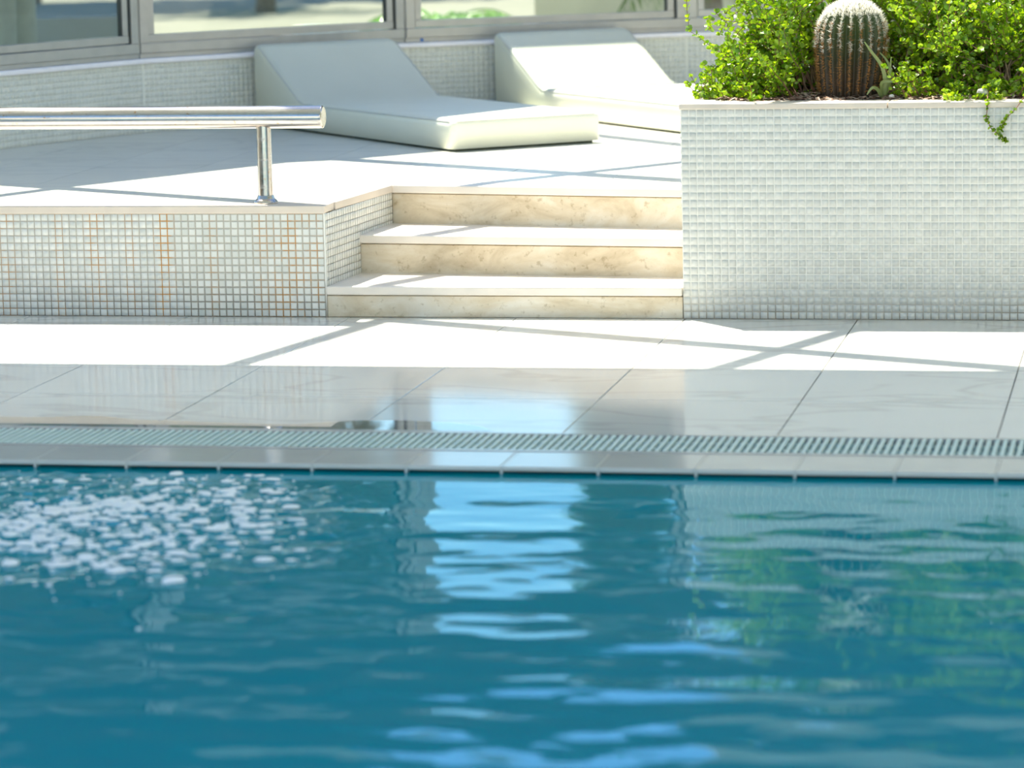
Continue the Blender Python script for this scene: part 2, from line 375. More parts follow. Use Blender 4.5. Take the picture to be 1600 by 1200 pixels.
# ------------------------------------------------------------------ pool basin and water
PX0, PX1, PY0, PY1, PD = -5.2, 6.2, -9.8, -2.90, -1.1
pb = MB()
pb.box(PX0, PX1, PY0, PY1, PD-.1, PD); pb.box(PX0, PX1, PY1, PY1+.19, PD, -.0245)
pb.box(PX0-.1, PX0, PY0, PY1, PD, -.0); pb.box(PX1, PX1+.1, PY0, PY1, PD, -.0); pb.box(PX0, PX1, PY0-.1, PY0, PD, 0)
tag(pb.build('pool_basin', M['pool']), kind='structure')
farside = tag(MB().box(PX0, PX1, PY0-4, PY0-.1, -.2, 0).build('floor_far_side', M['plat']), kind='structure')
def water():
    nx, ny = 520, 640
    x = np.linspace(PX0, PX1, nx); y0 = np.linspace(PY0, PY1-.002, ny)
    x = np.concatenate([np.linspace(PX0, -1.0, 40, endpoint=False), np.linspace(-1.0, 3.6, 560), np.linspace(3.62, PX1, 40)])
    y = np.concatenate([np.linspace(PY0, -6.4, 60, endpoint=False), np.linspace(-6.4, PY1-.002, 620)])
    X, Y = np.meshgrid(x, y)
    Z = np.zeros_like(X); r = np.random.default_rng(3)
    for k in range(70):                       # gentle ripples, crests mostly along the pool edge
        lam = r.uniform(.07, .30) if k % 3 else r.uniform(.3, .7); a = r.normal(math.pi/2, .38); kk = 2*math.pi/lam
        Z += .0040*lam*r.uniform(.3, 1)/7.0*np.sin(kk*(X*math.cos(a)+Y*math.sin(a))+r.uniform(0, 6.28))
    amp = np.clip((-2.9-Y)/.5, .25, 1.0); Z *= amp
    e = ((X-.28-.25*(Y+3.7)*-1)/.62)**2+((Y+3.62)/.55)**2
    mask = np.exp(-e**1.5)                    # rough water over the inlet jet
    J = np.zeros_like(X)
    for k in range(60):
        lam = r.uniform(.035, .13); a = r.uniform(0, math.pi); kk = 2*math.pi/lam
        J += lam*np.sin(kk*(X*math.cos(a)+Y*math.sin(a))+r.uniform(0, 6.28))
    Z += J*.0042*mask
    V = np.stack([X, Y, Z-.0215], -1).reshape(-1, 3)
    ny, nx = X.shape
    i = np.arange(ny-1)[:, None]*nx+np.arange(nx-1)[None]; i = i.ravel()
    Fc = np.stack([i, i+1, i+1+nx, i+nx], -1)
    o = link('pool_water', np_mesh('pool_water', V, Fc, M['water'], True))
    tag(o, 'rippled teal pool water in the foreground', 'water', kind='stuff')
water()
# overflow film left on the deck
edge = [(-.75, -2.20), (-.55, -2.215), (-.40, -2.235), (-.28, -2.235), (-.18, -2.20), (-.10, -2.215), (.0, -2.26), (.15, -2.275), (.30, -2.30), (.50, -2.31), (.60, -2.26), (.68, -2.23), (.80, -2.22), (.95, -2.25), (1.05, -2.31), (1.1, -2.388)]
fm = MB().prism(edge[::-1]+[(-.75, -2.388)], 0.0004, .0013)
tag(fm.build('overflow_film', M['film'], bevel=.0004, seg=1, smooth=True), 'thin clear sheet of overflow water on the deck beside the grate', 'puddle')

# ------------------------------------------------------------------ mosaic helper
def tile_shape(w_, h_, d=.0028, c=.0022):
    a, b = w_/2, h_/2
    v = [(-a, 0, -b), (a, 0, -b), (a, 0, b), (-a, 0, b), (-a+c, -d, -b+c), (a-c, -d, -b+c), (a-c, -d, b-c), (-a+c, -d, b-c)]
    f = [(4, 5, 6, 7), (0, 1, 5, 4), (1, 2, 6, 5), (2, 3, 7, 6), (3, 0, 4, 7)]
    return v, f
def mosaic(parent, cells, px, pz, mat, origin, udir, n_obj, gap=.0034, relief=(.0028, .0022)):
    """cells: (col,row) on a vertical face; the n_obj nearest to the camera become tiles of their own"""
    v, f = tile_shape(px-gap, pz-gap, *relief)
    u = Vector((udir[0], udir[1], 0)); rz = math.atan2(u.y, u.x); O = Vector(origin)
    me = MB().add(v, f).mesh('tile', mat)
    r = random.Random(5)
    items = []
    for c, w_ in cells:
        p = O+u*(px*(c+.5))+Vector((0, 0, pz*(w_+.5))); items.append(((p-CAM).length, p))
    items.sort(key=lambda q: q[0])
    for d, p in items[:n_obj]:
        o = link('tile', me, parent, p); o.rotation_euler = (r.uniform(-.012, .012), r.uniform(-.012, .012), rz+r.uniform(-.012, .012))
    if len(items) > n_obj:
        rest = items[n_obj:]; T = np.array(v); V = []; Fc = []
        cz, sz = math.cos(rz), math.sin(rz)
        for k, (d, p) in enumerate(rest):
            t1, t2 = r.uniform(-.012, .012), r.uniform(-.012, .012)
            q = T.copy(); q[:, 1] += q[:, 0]*t1+q[:, 2]*t2
            V.append(np.stack([q[:, 0]*cz-q[:, 1]*sz+p.x, q[:, 0]*sz+q[:, 1]*cz+p.y, q[:, 2]+p.z], -1))
            Fc += [[8*k+i for i in ff] for ff in f]
        o = link('tile_field', np_mesh('tile_field', np.concatenate(V), Fc, mat), parent); tag(o, kind='stuff')
# ------------------------------------------------------------------ retaining wall of the platform (left)
PW = .0266; RW = .3745/14
CHEEK = [(0.0, 0.0), (.023, .40), (.060, .80)]      # plan line of the stair's left side
wf = tag(MB().box(-2.6, -.001, .0, .12, 0, .3745).build('wall_front', M['grout_l']), kind='structure')
mosaic(wf, [(c, r_) for c in range(97) for r_ in range(14)], PW, RW, M['tile_l'], (-97*PW-.001, -.0, 0), (1, 0), 300)
capf = MB().prism([(-2.6, -.008), (.006, -.008), (.006, .13), (-2.6, .13)], .3745, H).build('cap_stone', M['cap'], wf, bevel=.004)
MB().box(-.001, .0045, -.003, .02, 0, .3745).build('corner_bead', M['grout_w'], wf)
ws = tag(MB().prism([(-.10, .1205), (0.004, .1205), CHEEK[1], CHEEK[2], (-.10, .80)], 0, .3745).build('wall_side', M['grout_c']), kind='structure')
ud = Vector((CHEEK[2][0], CHEEK[2][1])); Lc = ud.length; ud.normalize()
nck = int(Lc/PW)
mosaic(ws, [(c, r_) for c in range(nck) for r_ in range(14)], PW, RW, M['tile_l'], (.005, 0, 0), ud, 0, gap=.0018, relief=(.0010, .0007))
MB().prism([(-.10, .131), (.012, .131), (.071, .775), (.061, .777), (.073, .998), (-.10, .998)], .3745, H).build('cap_stone', M['cap'], ws, bevel=.003)
# ------------------------------------------------------------------ stairs
st = tag(empty('stairs', (.65, 0, 0)), kind='structure'); st.location = (0, 0, 0)
XP = 1.298                                         # left face of the planter
z1, z2 = .1124, .2548
def step(front, back, zb, zt, nose=.031, over=.015):
    (fl, fr), (bl, br) = front, back
    MB().prism([(fl[0], fl[1]), (fr[0], fr[1]), (br[0], br[1]+.05), (bl[0], bl[1]+.05)], zb, zt-nose-.004).build('riser', M['step'], st, bevel=.002, seg=1)
    MB().prism([(fl[0]+.002, fl[1]+.012), (fr[0], fr[1]+.012), (br[0], br[1]), (bl[0], bl[1])], zt-nose-.004, zt-nose).build('mortar_joint', M['joint'], st)
    MB().prism([(fl[0], fl[1]-over), (fr[0], fr[1]-over), (br[0], br[1]+.04), (bl[0], bl[1]+.04)], zt-nose, zt).build('tread', M['nosing'], st, bevel=.005)
A0, B0 = (.004, .0), (XP-.002, .0)
A1, B1 = (.026, .400), (XP-.002, .275)
A2, B2 = (.063, .800), (XP-.002, .580)
step((A0, B0), (A1, B1), 0, z1); step((A1, B1), (A2, B2), z1-.03, z2)
A3, B3 = (.075, .95), (XP-.002, .73)
step((A2, B2), (A3, B3), z2-.03, H, over=.02)
# ------------------------------------------------------------------ window wall plan
MUL = [(-2.46, .55), (-2.35, 2.03), (-1.74, 3.40), (-.74, 4.56), (.55, 5.34), (2.02, 5.60), (3.50, 5.36), (4.8, 4.7)]
# ------------------------------------------------------------------ platform floor
pf_poly = [(-2.46, .12), (-.09, .12), (-.09, .79), (.06, .79), (.075, .93), (1.29, .71), (4.8, .71)]+MUL[::-1][:-1]
plat = tag(MB().prism([(x, y) for x, y in pf_poly], .02, H-.012).build('floor_platform', M['joint']), kind='structure')
PT, PX = .4515, -.924
walls = [half(MUL[i], MUL[i+1]) for i in range(len(MUL)-1)]
def plat_tiles():
    g = .0018
    for i in range(-4, 13):
        for j in range(0, 13):
            x0 = PX+PT*i; y0 = .131+PT*j
            P = [(x0+g, y0+g), (x0+PT-g, y0+g), (x0+PT-g, y0+PT-g), (x0+g, y0+PT-g)]
            for n, d in walls: P = clip(P, n, d-.004)
            if len(P) < 3: continue
            parts = []
            # left of the stair (behind the wall cap) and behind the top step
            a = clip(P, (1, 0), -.10)
            if len(a) > 2: parts.append(a)
            b = clip(P, (-1, 0), .10)
            if len(b) > 2: b = clip(b, (1, 0), XP-.004)
            if len(b) > 2: b = clip(b, (-(.99-.77)/1.2/1, -1), -(.999+0*.1))
            if len(b) > 2 and area(b) > .004: parts.append(b)
            c = clip(P, (-1, 0), -XP+.0)
            if len(c) > 2: c = clip(c, (0, -1), -.80)
            if len(c) > 2 and area(c) > .004: parts.append(c)
            for q in parts:
                if area(q) > .003: slab(q, H-.012, H, M['plat'], plat, 'tile', .0012)
plat_tiles()
# ------------------------------------------------------------------ window wall: parapet, sill, frames, glass
def lerp(a, b, t): return (a[0]+(b[0]-a[0])*t, a[1]+(b[1]-a[1])*t)
wb = tag(empty('wall_back', (0, 0, 0)), kind='structure')
ZS = .749
for i in range(len(MUL)-1):
    a, b = Vector(MUL[i]), Vector(MUL[i+1]); d = (b-a).normalized(); n = Vector((-d.y, d.x)); L = (b-a).length
    quad = [a[:], b[:], (b+n*.16+d*.02)[:], (a+n*.16-d*.02)[:]]
    MB().prism(quad, H, ZS-.024).build('parapet', M['grout_b'], wb)
    if 1 <= i <= 5:
        nc = int(L/PW); off = (L-nc*PW)/2
        mosaic(wb, [(c, r_) for c in range(nc) for r_ in range(12)], PW, (ZS-.024-H)/12, M['tile_b'], (a.x+d.x*off, a.y+d.y*off, H), d, 0)
    q2 = [(a-n*.018)[:], (b-n*.018)[:], (b+n*.16)[:], (a+n*.16)[:]]
    MB().prism(q2, ZS-.024, ZS).build('sill', M['sill'], wb, bevel=.007, seg=3)
WT = 2.08                                             # top of the window frames
def window(k, a, b):
    a, b = Vector(a), Vector(b); d = (b-a).normalized(); n = Vector((-d.y, d.x)); L = (b-a).length
    root = tag(empty('window_%d' % k, (a.x, a.y, ZS)), kind='structure'); root.rotation_euler.z = math.atan2(d.y, d.x)
    bx = lambda nm, x0, x1, y0, y1, z0, z1, m='alu', par=None, bev=.002: MB().box(x0, x1, y0, y1, z0, z1).build(nm, M[m], par or root, bevel=bev, seg=1)
    T = WT-ZS
    bx('sill_track', .0, L, .018, .10, .0, .024)
    bx('frame_bottom', .004, L-.004, .010, .085, .024, .070)
    bx('frame_top', .004, L-.004, .010, .085, T-.05, T)
    bx('frame_side', .004, .05, .012, .085, .0705, T-.0505); bx('frame_side', L-.05, L-.004, .012, .085, .0705, T-.0505)
    s = bx('sash_bottom', .054, L-.062, .022, .06, .074, .110)
    bx('sash_top', .054, L-.062, .022, .06, T-.09, T-.054)
    bx('sash_side', .054, .088, .024, .058, .1105, T-.0905); bx('sash_side', L-.098, L-.062, .024, .058, .1105, T-.0905)
    bx('gasket', L-.062, L-.0505, .020, .05, .0705, T-.0505, 'gasket', bev=0)
    bx('gasket', L-.106, L-.0985, .03, .05, .1105, T-.0905, 'gasket', bev=0)
    MB().box(.0885, L-.1065, .042, .046, .1105, T-.0905).build('pane', M['glass'], root)
    return root
for i in range(len(MUL)-1): window(i+1, MUL[i], MUL[i+1])
tape = MB().box(-.008, .008, -.002, .0, -.008, .008).build('tape_scrap', M['bolt_blue'])
a, b = Vector(MUL[3]), Vector(MUL[4]); d = (b-a).normalized(); n = Vector((-d.y, d.x)); pos = a+d*.085+n*.0175
tape.location = (pos.x, pos.y, ZS+.012); tape.rotation_euler.z = math.atan2(d.y, d.x)
tag(tape, 'tiny scrap of blue tape stuck to the window track between the loungers', 'tape')
# ------------------------------------------------------------------ roof: solid ceiling, fascia and glazed opening
RZ = 3.3
off = Vector((-SUN_T.x, -SUN_T.y))*RZ
def R(q): return (q[0]+off.x, q[1]+off.y)
ce = tag(MB().box(-3.6, 6.6, -4.9, -1.17+off.y, RZ, RZ+.12).build('ceiling', M['ceiling']), kind='structure')
VAL = .35                                             # depth of the added sky-blocking board under the canopy edge
sh_ = lambda q: (q[0]-SUN_T.x*.05, q[1]-SUN_T.y*.05)
EDGE = [(.15, 3.45)]+[sh_(q) for q in ((-.35, 4.05), (.01, 4.26), (.6, 4.7), (1.9, 5.4), (6.5, 5.6))]
O1 = [(-6, 3.45), (-1.12, .57), (-.51, 1.648), (-.29, 1.77), (.06, 2.2), (.44, 3.0)]+EDGE+[(6.5, 9.6), (-6, 9.6)]
tag(MB().prism([R(q) for q in O1], RZ+.05, RZ+.11).build('added_shade_canopy', M['shade_canopy']), kind='structure')  # unseen slab added outdoors to shade the loungers and darken the water reflection
inner = [R(q) for q in O1[:7]]+[(-.74, 4.56), (-.74, 8), (-8, 8)]
for i in range(len(MUL)-1):
    inner = clip(inner, *half(MUL[i], MUL[i+1]))
tag(MB().prism(inner, RZ, RZ+.049).build('ceiling_alcove', M['alcove']), kind='structure')
tag(MB().prism([R(q) for q in ((2.0, 3.0), (6.5, 2.4), (6.5, 5.45), (2.02, 5.2), (1.5, 4.9))], RZ, RZ+.049).build('ceiling_side', M['alcove']), kind='structure')
val = tag(empty('added_trim_1', (0, 0, 0)), kind='structure')
for i in range(1, len(EDGE)-1):
    MB().bar(R(EDGE[i]), R(EDGE[i+1]), .03, RZ+.05-VAL, RZ+.05).build('sky_block_board', M['shade_canopy'], val)  # added boards that hide the sky gap from the pool's reflection
for nm, q in (('wall_left', (-5.4, -5.2, -13.8, -1.2)), ('wall_right', (6.2, 6.4, -13.8, 4.2)), ('wall_rear', (-5.4, 6.4, -14.0, -13.8))):
    tag(MB().box(*q, 0, RZ).build(nm, M['warm_wall']), kind='structure')
skl = tag(empty('skylight', (0, 0, RZ)), kind='structure'); skl.location = (0, 0, 0)
def bar(q0, q1, wd, nm):
    MB().bar(R(q0), R(q1), wd, RZ+.02, RZ+.09).build(nm, M['alu'], skl)
bar((-6, 3.4), (.17, -.19), .10, 'purlin'); bar((.20, -.03), (3.6, -1.62), .10, 'purlin')
bar((-.30, 1.78), (3.4, -.55), .12, 'purlin'); bar((.45, 3.1), (2.4, .85), .11, 'purlin')
for seg in ([(-.035, -1.2), (.22, 0)], [(.22, 0), (.56, .735)], [(.56, .735), (1.18, 1.59)], [(1.18, 1.59), (1.9, 2.8)],
            [(1.55, -1.2), (1.86, -.33)], [(1.86, -.33), (2.15, .3)], [(2.15, .3), (2.9, 1.6)], [(-1.6, -1.2), (-1.45, -.2)], [(-1.45, -.2), (-1.1, .6)], [(3.3, -1.2), (3.7, 0)], [(3.7, 0), (4.4, 1.2)]):
    bar(seg[0], seg[1], .06, 'rafter')
for x0, x1 in ((-6, -1.5), (-1.5, 0), (0, 1.6), (1.6, 3.4), (3.4, 6)):
    MB().prism([R((x0, -1.2)), R((x1-.01, -1.2)), R((x1-.01, 3.3)), R((x0, 3.3))], RZ+.092, RZ+.098).build('pane', M['roof_glass'], skl)
# ------------------------------------------------------------------ handrail
HY = .085
hr = empty('handrail', (-.236, HY, H)); tag(hr, 'thick stainless steel handrail on one short post at the platform edge', 'handrail')
zc = .312
rail = MB().tube([(-3.0, 0, zc+.006), (.212, 0, zc), (.222, 0, zc)], [.041, .041, .037], 28).build('rail', M['steel'], hr)
rail.data.shade_smooth(); rail.data.set_sharp_from_angle(angle=.7)
ecap = MB().lathe([(.041, 0), (.0405, .004), (.036, .007)], 28).build('end_cap', M['steel'], rail)
ecap.location = (.218, 0, zc); ecap.rotation_euler = (0, math.pi/2, 0)
post = MB().lathe([(.0265, .008), (.0265, zc-.03)], 24).build('post', M['steel'], hr); post.data.shade_smooth(); post.data.set_sharp_from_angle(angle=.7)
MB().lathe([(.044, 0), (.044, .006), (.040, .012), (.033, .018), (.029, .03), (.027, .03)], 28).build('base_flange', M['steel'], post)
# ------------------------------------------------------------------ loungers
def lounger_meshes():
    W, L = .732, 2.06
    prof = [(0, .012), (L, .012), (L, .386), (L-.065, .386), (1.527, .135), (.0, .139)]   # s from the foot, z
    mb = MB(); n = len(prof)
    mb.add([(-s, 0, z) for s, z in prof]+[(-s, W, z) for s, z in prof],
           [tuple(range(n)), tuple(range(n, 2*n))[::-1]]+[(i, n+i, n+(i+1) % n, (i+1) % n) for i in range(n)])
    me = bpy.data.meshes.new('cushion'); me.from_pydata(mb.v, [], mb.f)
    bm = bmesh.new(); bm.from_mesh(me); bmesh.ops.recalc_face_normals(bm, faces=bm.faces)
    zup = [e for e in bm.edges if e.calc_face_angle(0) > .3 and not all(v.co.z < .05 for v in e.verts)
           and not (abs(e.verts[0].co.x+1.527) < 1e-4 and abs(e.verts[1].co.x+1.527) < 1e-4)]
    bmesh.ops.bevel(bm, geom=zup, offset=.038, segments=6, affect='EDGES', profile=.5, clamp_overlap=True)
    bm.to_mesh(me); bm.free(); me.shade_smooth(); me.materials.append(M['vinyl'])
    pm = MB()
    for y in (.006, W-.006):
        pm.tube([(-.03, y, .1285), (-1.50, y, .1255), (-1.56, y, .142), (-1.99, y, .372)], .0028, 6)
    pm.tube([(-.006, .03, .1285), (-.006, W-.03, .1285)], .0028, 6)
    pme = pm.mesh('piping', M['piping'])
    bme = MB().box(-L+.03, -.03, .03, W-.03, 0, .014).mesh('base_board', M['board'])
    zme = MB().tube([(-L-.0005, .08, .05), (-L-.0005, W-.08, .05)], .003, 6).mesh('zip', M['piping'])
    return me, pme, bme, zme
LM = lounger_meshes()
def lounger(x, y, ang, label):
    r = empty('sun_lounger', (x, y, H), ang); tag(r, label, 'sun lounger', 'foam loungers on the platform')
    cu = link('cushion', LM[0], r); link('piping', LM[1], cu); link('base_board', LM[2], r); link('zip', LM[3], cu)
    return r
lounger(-.011, 2.225, math.radians(-50.4), 'cream vinyl foam lounger behind the handrail, mostly in shade')
lounger(.905, 3.027, math.radians(-53.1), 'cream vinyl foam lounger in bright sun, half hidden by the tiled planter')
# ------------------------------------------------------------------ planter
PLX1, PLY1, ZT = 3.45, 1.55, .757
pl = empty('planter', (XP, 0, 0)); tag(pl, 'tall planter box clad in small white mosaic tiles beside the steps', 'planter')
PP, PR = .0271, .737/28
body = MB(); t_ = .12
for q in ((XP, PLX1, .001, t_), (XP, PLX1, PLY1-t_, PLY1), (XP, XP+t_, t_, PLY1-t_), (PLX1-t_, PLX1, t_, PLY1-t_)): body.box(q[0]-XP, q[1]-XP, q[2], q[3], 0, .737)
body.build('grout_body', M['grout_w'], pl)
mosaic(pl, [(c, r_) for c in range(int((PLX1-XP)/PP)) for r_ in range(28)], PP, PR, M['tile_w'], (.001, .001, 0), (1, 0), 300)
nl = int(PLY1/PP)
mosaic(pl, [(c, r_) for c in range(nl) for r_ in range(15, 28)], PP, PR, M['tile_w'], (0, nl*PP, 0), (0, -1), 0)
for k, (x0, x1) in enumerate(((-.006, .72), (.7225, 1.44), (1.4425, PLX1-XP+.006))):
    MB().box(x0, x1, -.008, .16, .737, ZT).build('cap_stone', M['cap'], pl, bevel=.004)
MB().box(-.006, .10, .1625, PLY1, .737, ZT).build('cap_stone', M['cap'], pl, bevel=.004)
MB().box(PLX1-XP-.10, PLX1-XP+.006, .1625, PLY1, .737, ZT).build('cap_stone', M['cap'], pl, bevel=.004)
MB().box(.1005, PLX1-XP-.1005, PLY1-.1, PLY1, .737, ZT).build('cap_stone', M['cap'], pl, bevel=.004)
def soil():
    x = np.linspace(XP+t_+.0, PLX1-t_, 90); y = np.linspace(.122, PLY1-t_, 60); X, Y = np.meshgrid(x, y)
    r = np.random.default_rng(11); Z = np.full_like(X, .738)
    for k in range(30):
        a = r.uniform(0, 6.28); l = r.uniform(.08, .5); Z += .0022*np.sin(6.28/l*(X*np.cos(a)+Y*np.sin(a))+r.uniform(0, 6))
    Z += .03*np.clip((Y-.16)/.5, 0, 1)
    Z = np.clip(Z, .70, None); Z[:, 0] = Z[:, -1] = .735
    V = np.stack([X, Y, Z], -1).reshape(-1, 3); nyy, nxx = X.shape
    i = (np.arange(nyy-1)[:, None]*nxx+np.arange(nxx-1)[None]).ravel(); Fc = np.stack([i, i+1, i+1+nxx, i+nxx], -1)
    o = link('soil', np_mesh('soil', V-np.array([XP, 0, 0]), Fc, M['soil'], True), pl); tag(o, kind='stuff')
    # bark and dry leaf litter
    n = 2600; c = np.stack([r.uniform(XP+.11, 2.75, n), .115+np.abs(r.normal(0, .22, n)), np.zeros(n)], -1)
    c[:, 2] = .752+.03*np.clip((c[:, 1]-.16)/.5, 0, 1)+r.uniform(0, .012, n)
    V = []; Fc = []
    for k in range(n):
        l, w_ = r.uniform(.006, .03), r.uniform(.003, .008); a = r.uniform(0, 6.28); d = np.array([math.cos(a), math.sin(a), r.uniform(-.3, .3)]); s = np.array([-d[1], d[0], r.uniform(-.3, .3)])
        V += [c[k]-d*l-s*w_, c[k]+d*l-s*w_*.4, c[k]+d*l+s*w_, c[k]-d*l*.8+s*w_*.8]; Fc.append([4*k, 4*k+1, 4*k+2, 4*k+3])
    o = link('leaf_litter', np_mesh('leaf_litter', np.array(V), Fc, M['litter']))
    tag(o, 'brown bark and dry leaf litter on the planter soil', 'leaf litter', kind='stuff')
soil()
# ------------------------------------------------------------------ plants
def leaves_mesh(name, P, D, S, mat, cup=.25):
    """round leaves: centre-base P, direction D, size S"""
    n = len(P); P = np.asarray(P); D = np.asarray(D); S = np.asarray(S)[:, None]
    D = D/np.linalg.norm(D, axis=1, keepdims=True)
    rr = rng.normal(size=(n, 3)); rr[:, 2] += 1.1
    U = np.cross(D, rr); U /= np.linalg.norm(U, axis=1, keepdims=True); Nn = np.cross(U, D)
    prof = [(0, 0, 0), (.30, -.42, cup), (.72, -.45, cup), (1.0, 0, .05), (.72, .45, cup), (.30, .42, cup)]
    V = np.stack([P+D*S*a+U*S*b+Nn*S*c*.4 for a, b, c in prof], 1).reshape(-1, 3)
    i = np.arange(n)[:, None]*6
    Fc = np.concatenate([i+np.array([[0, 1, 2, 3]]), i+np.array([[0, 3, 4, 5]])], 0)
    return np_mesh(name, V, Fc, mat)
def branch(p0, d0, length, sag=0.0, wob=.25, seg=.02, r=None):
    r = r or random; p = Vector(p0); d = Vector(d0).normalized(); pts = [p.copy()]
    for k in range(max(2, int(length/seg))):
        d = (d+Vector((r.gauss(0, wob), r.gauss(0, wob), r.gauss(0, wob)+0))*.35+Vector((0, 0, -sag*seg*10))).normalized()
        p = p+d*seg; p.z = max(p.z, .762); pts.append(p.copy())
    return pts
def leafy(pts, P, D, S, r, every=.011, size=(.014, .023), start=0.15):
    n = len(pts); k0 = int(start*n)
    for i in range(k0, n-1):
        a, b = pts[i], pts[i+1]; t = (b-a); L = t.length; t.normalize()
        m = max(1, int(L/every))
        for j in range(m):
            q = a.lerp(b, (j+r.random())/m)
            o = t.orthogonal().normalized(); o.rotate(Matrix.Rotation(r.uniform(0, 6.28), 3, t))
            s_ = r.uniform(*size)
            for sg in (1, -1):
                dd = (o*sg+t*.5+Vector((0, 0, .25)))
                P.append(q[:]); D.append(dd[:]); S.append(s_*r.uniform(.8, 1.1))
    for k in range(4):
        P.append(pts[-1][:]); D.append((r.gauss(0, 1), r.gauss(0, 1), r.random()+.3)); S.append(size[0])
def inway(p): return 1.73 < p.x < 1.985 and p.y < .45
def shrub(name, label, root, n, gen, seed, mat='leaf', tubes='twig', group=None, size=(.014, .023)):
    r = random.Random(seed); P, D, S = [], [], []; tb = MB(); tw = MB()
    for k in range(n):
        p0, d0, L, sag = gen(r, k)
        main = branch(p0, d0, L, sag, .22, .022, r); m = len(main)
        if any(inway(p) for p in main): continue
        (tb if L > .3 else tw).tube(main, [max(.0011, .0042*(1-i/m)*(.6+L)) for i in range(m)], 5)
        leafy(main, P, D, S, r, size=size, start=.35)
        for b_ in range(r.randint(2, 4)):
            i = r.randint(m//4, m-1); t = (main[min(i+1, m-1)]-main[max(i-1, 0)]).normalized()
            o = t.orthogonal(); o.rotate(Matrix.Rotation(r.uniform(0, 6.28), 3, t))
            sb = branch(main[i], t*.6+o*.8+Vector((0, 0, .25)), L*r.uniform(.25, .5), sag, .25, .018, r)
            if any(inway(p) for p in sb): continue
            tw.tube(sb, [.0014]*len(sb), 4, cap=False); leafy(sb, P, D, S, r, size=size, start=.1)
    ro = empty(name, root); tag(ro, label, 'shrub', group)
    o = np.array(root)
    if tb.v:
        tb.v = [tuple(np.array(v)-o) for v in tb.v]; tag(tb.build('branches', M['twig2'], ro), kind='stuff')
    tw.v = [tuple(np.array(v)-o) for v in tw.v]; tag(tw.build('twigs', M['twig'], ro), kind='stuff')
    f = link('foliage', leaves_mesh('foliage', np.array(P)-o, D, S, M[mat]), ro); tag(f, kind='stuff')
    return ro
def gen_left(r, k):
    p = (1.49+r.uniform(0, .20), .30+r.uniform(-.08, .25), .762)
    a = r.uniform(1.9, 4.2) if k % 3 else r.uniform(0, 6.28)
    e = r.uniform(-.05, 1.15)
    return p, (math.cos(a)*math.cos(e), math.sin(a)*math.cos(e)*.6, math.sin(e)), r.uniform(.10, .26), r.uniform(.1, .55)
def gen_left_tall(r, k):
    p = (1.66+r.uniform(-.06, .10), .48+r.uniform(-.1, .25), .762)
    a = r.uniform(1.2, 4.4); e = r.uniform(.7, 1.4)
    return p, (math.cos(a)*math.cos(e), math.sin(a)*math.cos(e), math.sin(e)), r.uniform(.26, .46), r.uniform(.05, .35)
G_SH = 'small round-leaved shrubs in the planter'
shrub('round_leaf_shrub', 'low sprawling lime green shrub at the left corner of the planter', (1.62, .36, .757), 130, gen_left, 21, group=G_SH)
shrub('round_leaf_shrub', 'upright lime green shrub just left of and behind the cactus', (1.68, .5, .757), 75, gen_left_tall, 22, group=G_SH)
def gen_box(x0, x1, y0, y1, L0, L1, e0=.6, e1=1.5):
    def g(r, k):
        p = (r.uniform(x0, x1), r.uniform(y0, y1), .762); a = r.uniform(0, 6.28); e = r.uniform(e0, e1)
        return p, (math.cos(a)*math.cos(e), math.sin(a)*math.cos(e), math.sin(e)), r.uniform(L0, L1), r.uniform(.05, .3)
    return g
shrub('round_leaf_shrub', 'tall lime green shrub filling the planter directly behind the cactus', (1.98, .72, .757), 110, gen_box(1.8, 2.2, .55, .95, .30, .62), 23, group=G_SH)
shrub('round_leaf_shrub', 'dense lime green shrub right of the cactus with bare woody stems', (2.25, .5, .757), 105, gen_box(2.04, 2.42, .38, .75, .22, .50), 24, group=G_SH)
shrub('round_leaf_shrub', 'tall lime green shrub at the right edge of the photo', (2.6, .6, .757), 115, gen_box(2.38, 2.85, .35, .95, .26, .66), 25, group=G_SH)
shrub('creeping_shrub', 'low creeping green shoots along the front edge of the planter soil right of the cactus', (2.3, .25, .757), 70, gen_box(1.96, 2.7, .17, .36, .06, .16, -.1, 1.0), 26)
# hanging vine
def vine(label, pts, seed):
    r = random.Random(seed); P, D, S = [], [], []; ps = []
    pts = [Vector(p) for p in pts]
    for i in range(len(pts)-1):
        for k in range(6): ps.append(pts[i].lerp(pts[i+1], k/6))
    ps.append(pts[-1])
    ro = empty('trailing_vine', pts[0]); o = pts[0]
    tag(ro, label, 'vine')
    tb = MB().tube([p-o for p in ps], [.0022*(1-.5*i/len(ps)) for i in range(len(ps))], 5); tb.build('stem', M['twig'], ro)
    for i in range(2, len(ps)-1):
        if r.random() < .35+.6*i/len(ps): leafy(ps[i:i+2], P, D, S, r, every=.012, size=(.010, .016), start=0)
    leafy(ps[-4:], P, D, S, r, every=.005, size=(.010, .017), start=0)
    f = link('foliage', leaves_mesh('foliage', np.array(P)-np.array(o), D, S, M['leaf']), ro); tag(f, kind='stuff')
vine('thin trailing stem hanging over the planter cap near the white pebble', [(2.355, .12, .775), (2.36, .02, .772), (2.362, -.016, .745), (2.357, -.022, .70), (2.375, -.022, .665), (2.41, -.022, .635), (2.425, -.022, .62)], 5)
vine('curving stem hanging over the planter cap at the right edge', [(2.50, .10, .78), (2.485, .0, .772), (2.46, -.018, .735), (2.425, -.026, .70), (2.405, -.026, .66)], 6)
vine('short leafy stem hanging at the far right edge of the planter face', [(2.52, .10, .78), (2.515, .0, .772), (2.51, -.018, .735), (2.505, -.026, .66), (2.50, -.026, .60)], 9)
